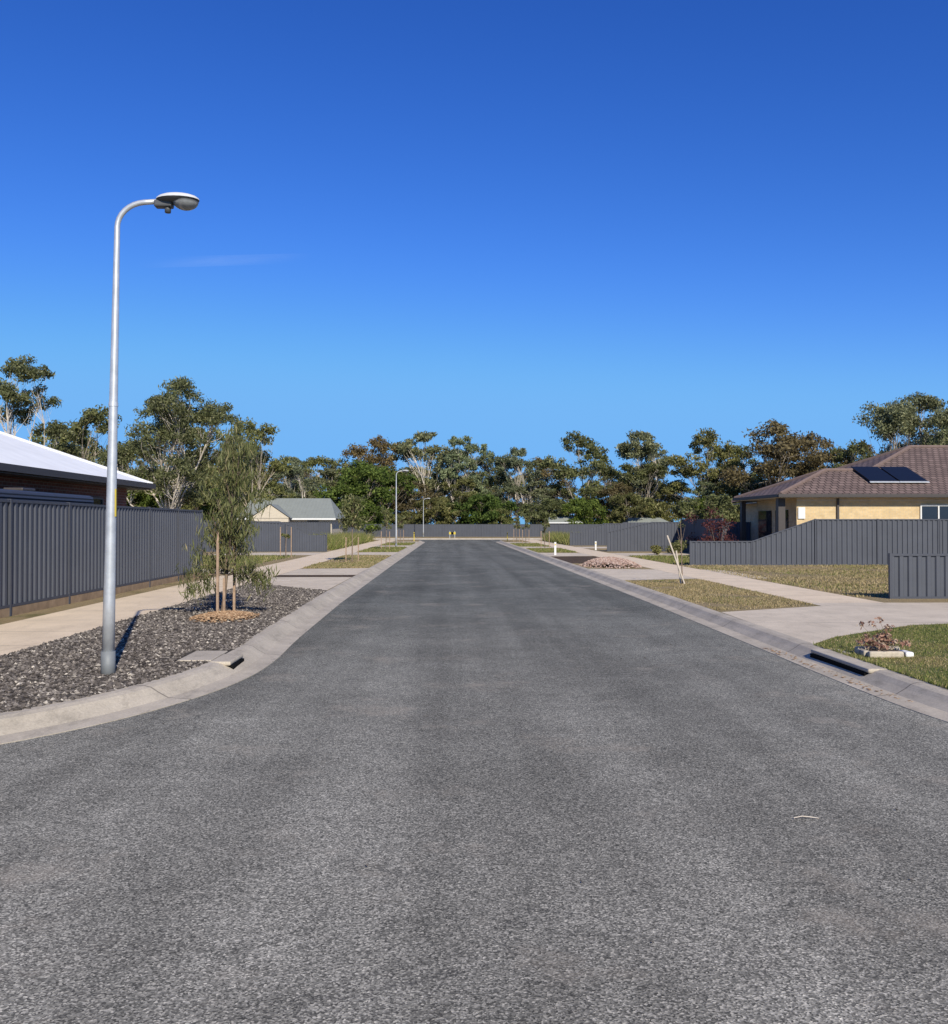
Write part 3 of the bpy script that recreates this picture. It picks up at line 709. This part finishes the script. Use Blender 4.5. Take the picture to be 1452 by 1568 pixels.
def gable(name,x0,x1,y0,y1,zw,zr,roof,wall):
    e=empty(name); ym=(y0+y1)/2; o=.4
    obj('roof',[(x0-o,y0-o,zw),(x1+o,y0-o,zw),(x1+o-1.0,ym,zr),(x0-o+.3,ym,zr),(x0-o,y1+o,zw),(x1+o,y1+o,zw)],[(0,1,2,3),(5,4,3,2),(1,5,2),(4,0,3)],roof,e)
    box('walls',x0,x1,y0,y1,.1,zw-.004,wall,e)
    box('gutter',x0-o,x1+o,y0-o-.1,y0-o-.002,zw-.12,zw+.02,M['white'],e)
    box('window',x0+1,x0+2.4,y0-.03,y0-.002,1.0,2.0,M['window'],e); box('door',x1-2,x1-1.1,y0-.03,y0-.002,.15,2.1,M['frame'],e)
    return e
# one pale-roofed house: long hip roof with a small front gable on its left
pe=gable('pale_roof_house',-17.4,-10.0,80,88,2.15,3.95,M['paleroof'],M['cream'])
xg,yf,yb=-14.9,78.6,82.6
obj('front_gable_roof',[(xg-1.7,yf,2.17),(xg,yf,3.35),(xg+1.7,yf,2.17),(xg-1.7,yb,2.17),(xg,yb+.6,3.35),(xg+1.7,yb,2.17)],[(0,3,4,1),(1,4,5,2)],M['paleroof'],pe)
obj('front_gable_end',[(xg-1.6,yf+.1,2.17),(xg+1.6,yf+.1,2.17),(xg,yf+.1,3.28)],[(0,1,2)],M['cream'],pe)
box('front_wall',xg-1.5,xg+1.5,yf+.12,79.5,.1,2.14,M['cream'],pe)
fence('boundary_fence',(-9.6,76),(-20,76),lambda s:1.72)
gable('small_house',12.5,16,118,119.8,1.9,2.6,M['paleroof'],M['cream']); gable('small_house',22.5,27,118,119.8,1.9,2.5,M['paleroof'],M['cream'])

# ------------------------------------------------------------------ faint high cloud streak
t=NT('thin_cloud'); s=t.sep(); tr=t.n('ShaderNodeBsdfTransparent'); df=t.n('ShaderNodeBsdfTranslucent'); df.inputs[0].default_value=(.8,.9,.95,1)
gen=t.n('ShaderNodeSeparateXYZ'); t.l(t.tc.outputs['Generated'],gen.inputs[0])
def hump(o): return t.math('MULTIPLY',t.math('MULTIPLY',o,t.math('SUBTRACT',1.0,o)),4.0)
f=t.math('MULTIPLY',t.math('POWER',hump(gen.outputs[0]),1.5),t.math('POWER',hump(gen.outputs[1]),4.0))
nz=t.noise(.012,6,.7,stretch=(.5,1,1)); f=t.math('MULTIPLY',t.math('MULTIPLY',f,nz),.13,True)
mx=t.n('ShaderNodeMixShader'); t.l(f,mx.inputs[0]); t.l(tr.outputs[0],mx.inputs[1]); t.l(df.outputs[0],mx.inputs[2]); t.l(mx.outputs[0],t.out.inputs[0])
obj('thin_cloud',[(-980,2850,800),(-430,3000,860),(-430,3120,860),(-980,2970,800)],[(0,1,2,3)],t.m)

# ------------------------------------------------------------------ light, sky, camera
EL=32; AZ=math.atan2(.28,-.96)
sd=Vector((math.sin(AZ)*math.cos(math.radians(EL)),math.cos(AZ)*math.cos(math.radians(EL)),math.sin(math.radians(EL))))
L=bpy.data.lights.new('sun','SUN'); L.energy=5.0; L.angle=math.radians(.5); L.color=(1,.935,.81)
so=bpy.data.objects.new('sun',L); so.rotation_euler=sd.to_track_quat('Z','Y').to_euler(); so.location=(0,0,50); link(so)
w=bpy.data.worlds.new('World'); scene.world=w; w.use_nodes=True; nt=w.node_tree
bg=nt.nodes['Background']; sk=nt.nodes.new('ShaderNodeTexSky'); sk.sky_type='NISHITA'; sk.sun_disc=False
sk.sun_elevation=math.radians(EL); sk.sun_rotation=AZ; sk.air_density=1.0; sk.dust_density=.3; sk.ozone_density=3.0; sk.altitude=300
hs=nt.nodes.new('ShaderNodeHueSaturation'); hs.inputs['Saturation'].default_value=1.15; hs.inputs['Value'].default_value=1
nt.links.new(sk.outputs[0],hs.inputs['Color'])
sx=nt.nodes.new('ShaderNodeSeparateColor'); cx=nt.nodes.new('ShaderNodeCombineColor'); nt.links.new(hs.outputs[0],sx.inputs[0])
for i,(gm,kf,cl) in enumerate(((1.42,.42,2.8),(1.28,.600,5.0),(1.08,1.28,6.2))):
    ch=nt.nodes.new('ShaderNodeMath'); ch.operation='SMOOTH_MIN'; ch.inputs[1].default_value=cl; ch.inputs[2].default_value=1.2; nt.links.new(sx.outputs[i],ch.inputs[0])
    p=nt.nodes.new('ShaderNodeMath'); p.operation='POWER'; p.inputs[1].default_value=gm; nt.links.new(ch.outputs[0],p.inputs[0])
    q=nt.nodes.new('ShaderNodeMath'); q.operation='MULTIPLY'; q.inputs[1].default_value=kf; nt.links.new(p.outputs[0],q.inputs[0]); nt.links.new(q.outputs[0],cx.inputs[i])
nt.links.new(cx.outputs[0],bg.inputs[0]); bg.inputs[1].default_value=.1
cam=bpy.data.cameras.new('camera'); cam.sensor_fit='HORIZONTAL'; cam.sensor_width=36; cam.lens=36; cam.clip_end=9000; cam.clip_start=.05
co=bpy.data.objects.new('camera',cam); co.location=(0,0,1.65)
co.rotation_euler=(math.radians(90+.75),0,math.radians(-1.42)); link(co); scene.camera=co
scene.view_settings.view_transform='Standard'; scene.view_settings.look='None'; scene.view_settings.exposure=0
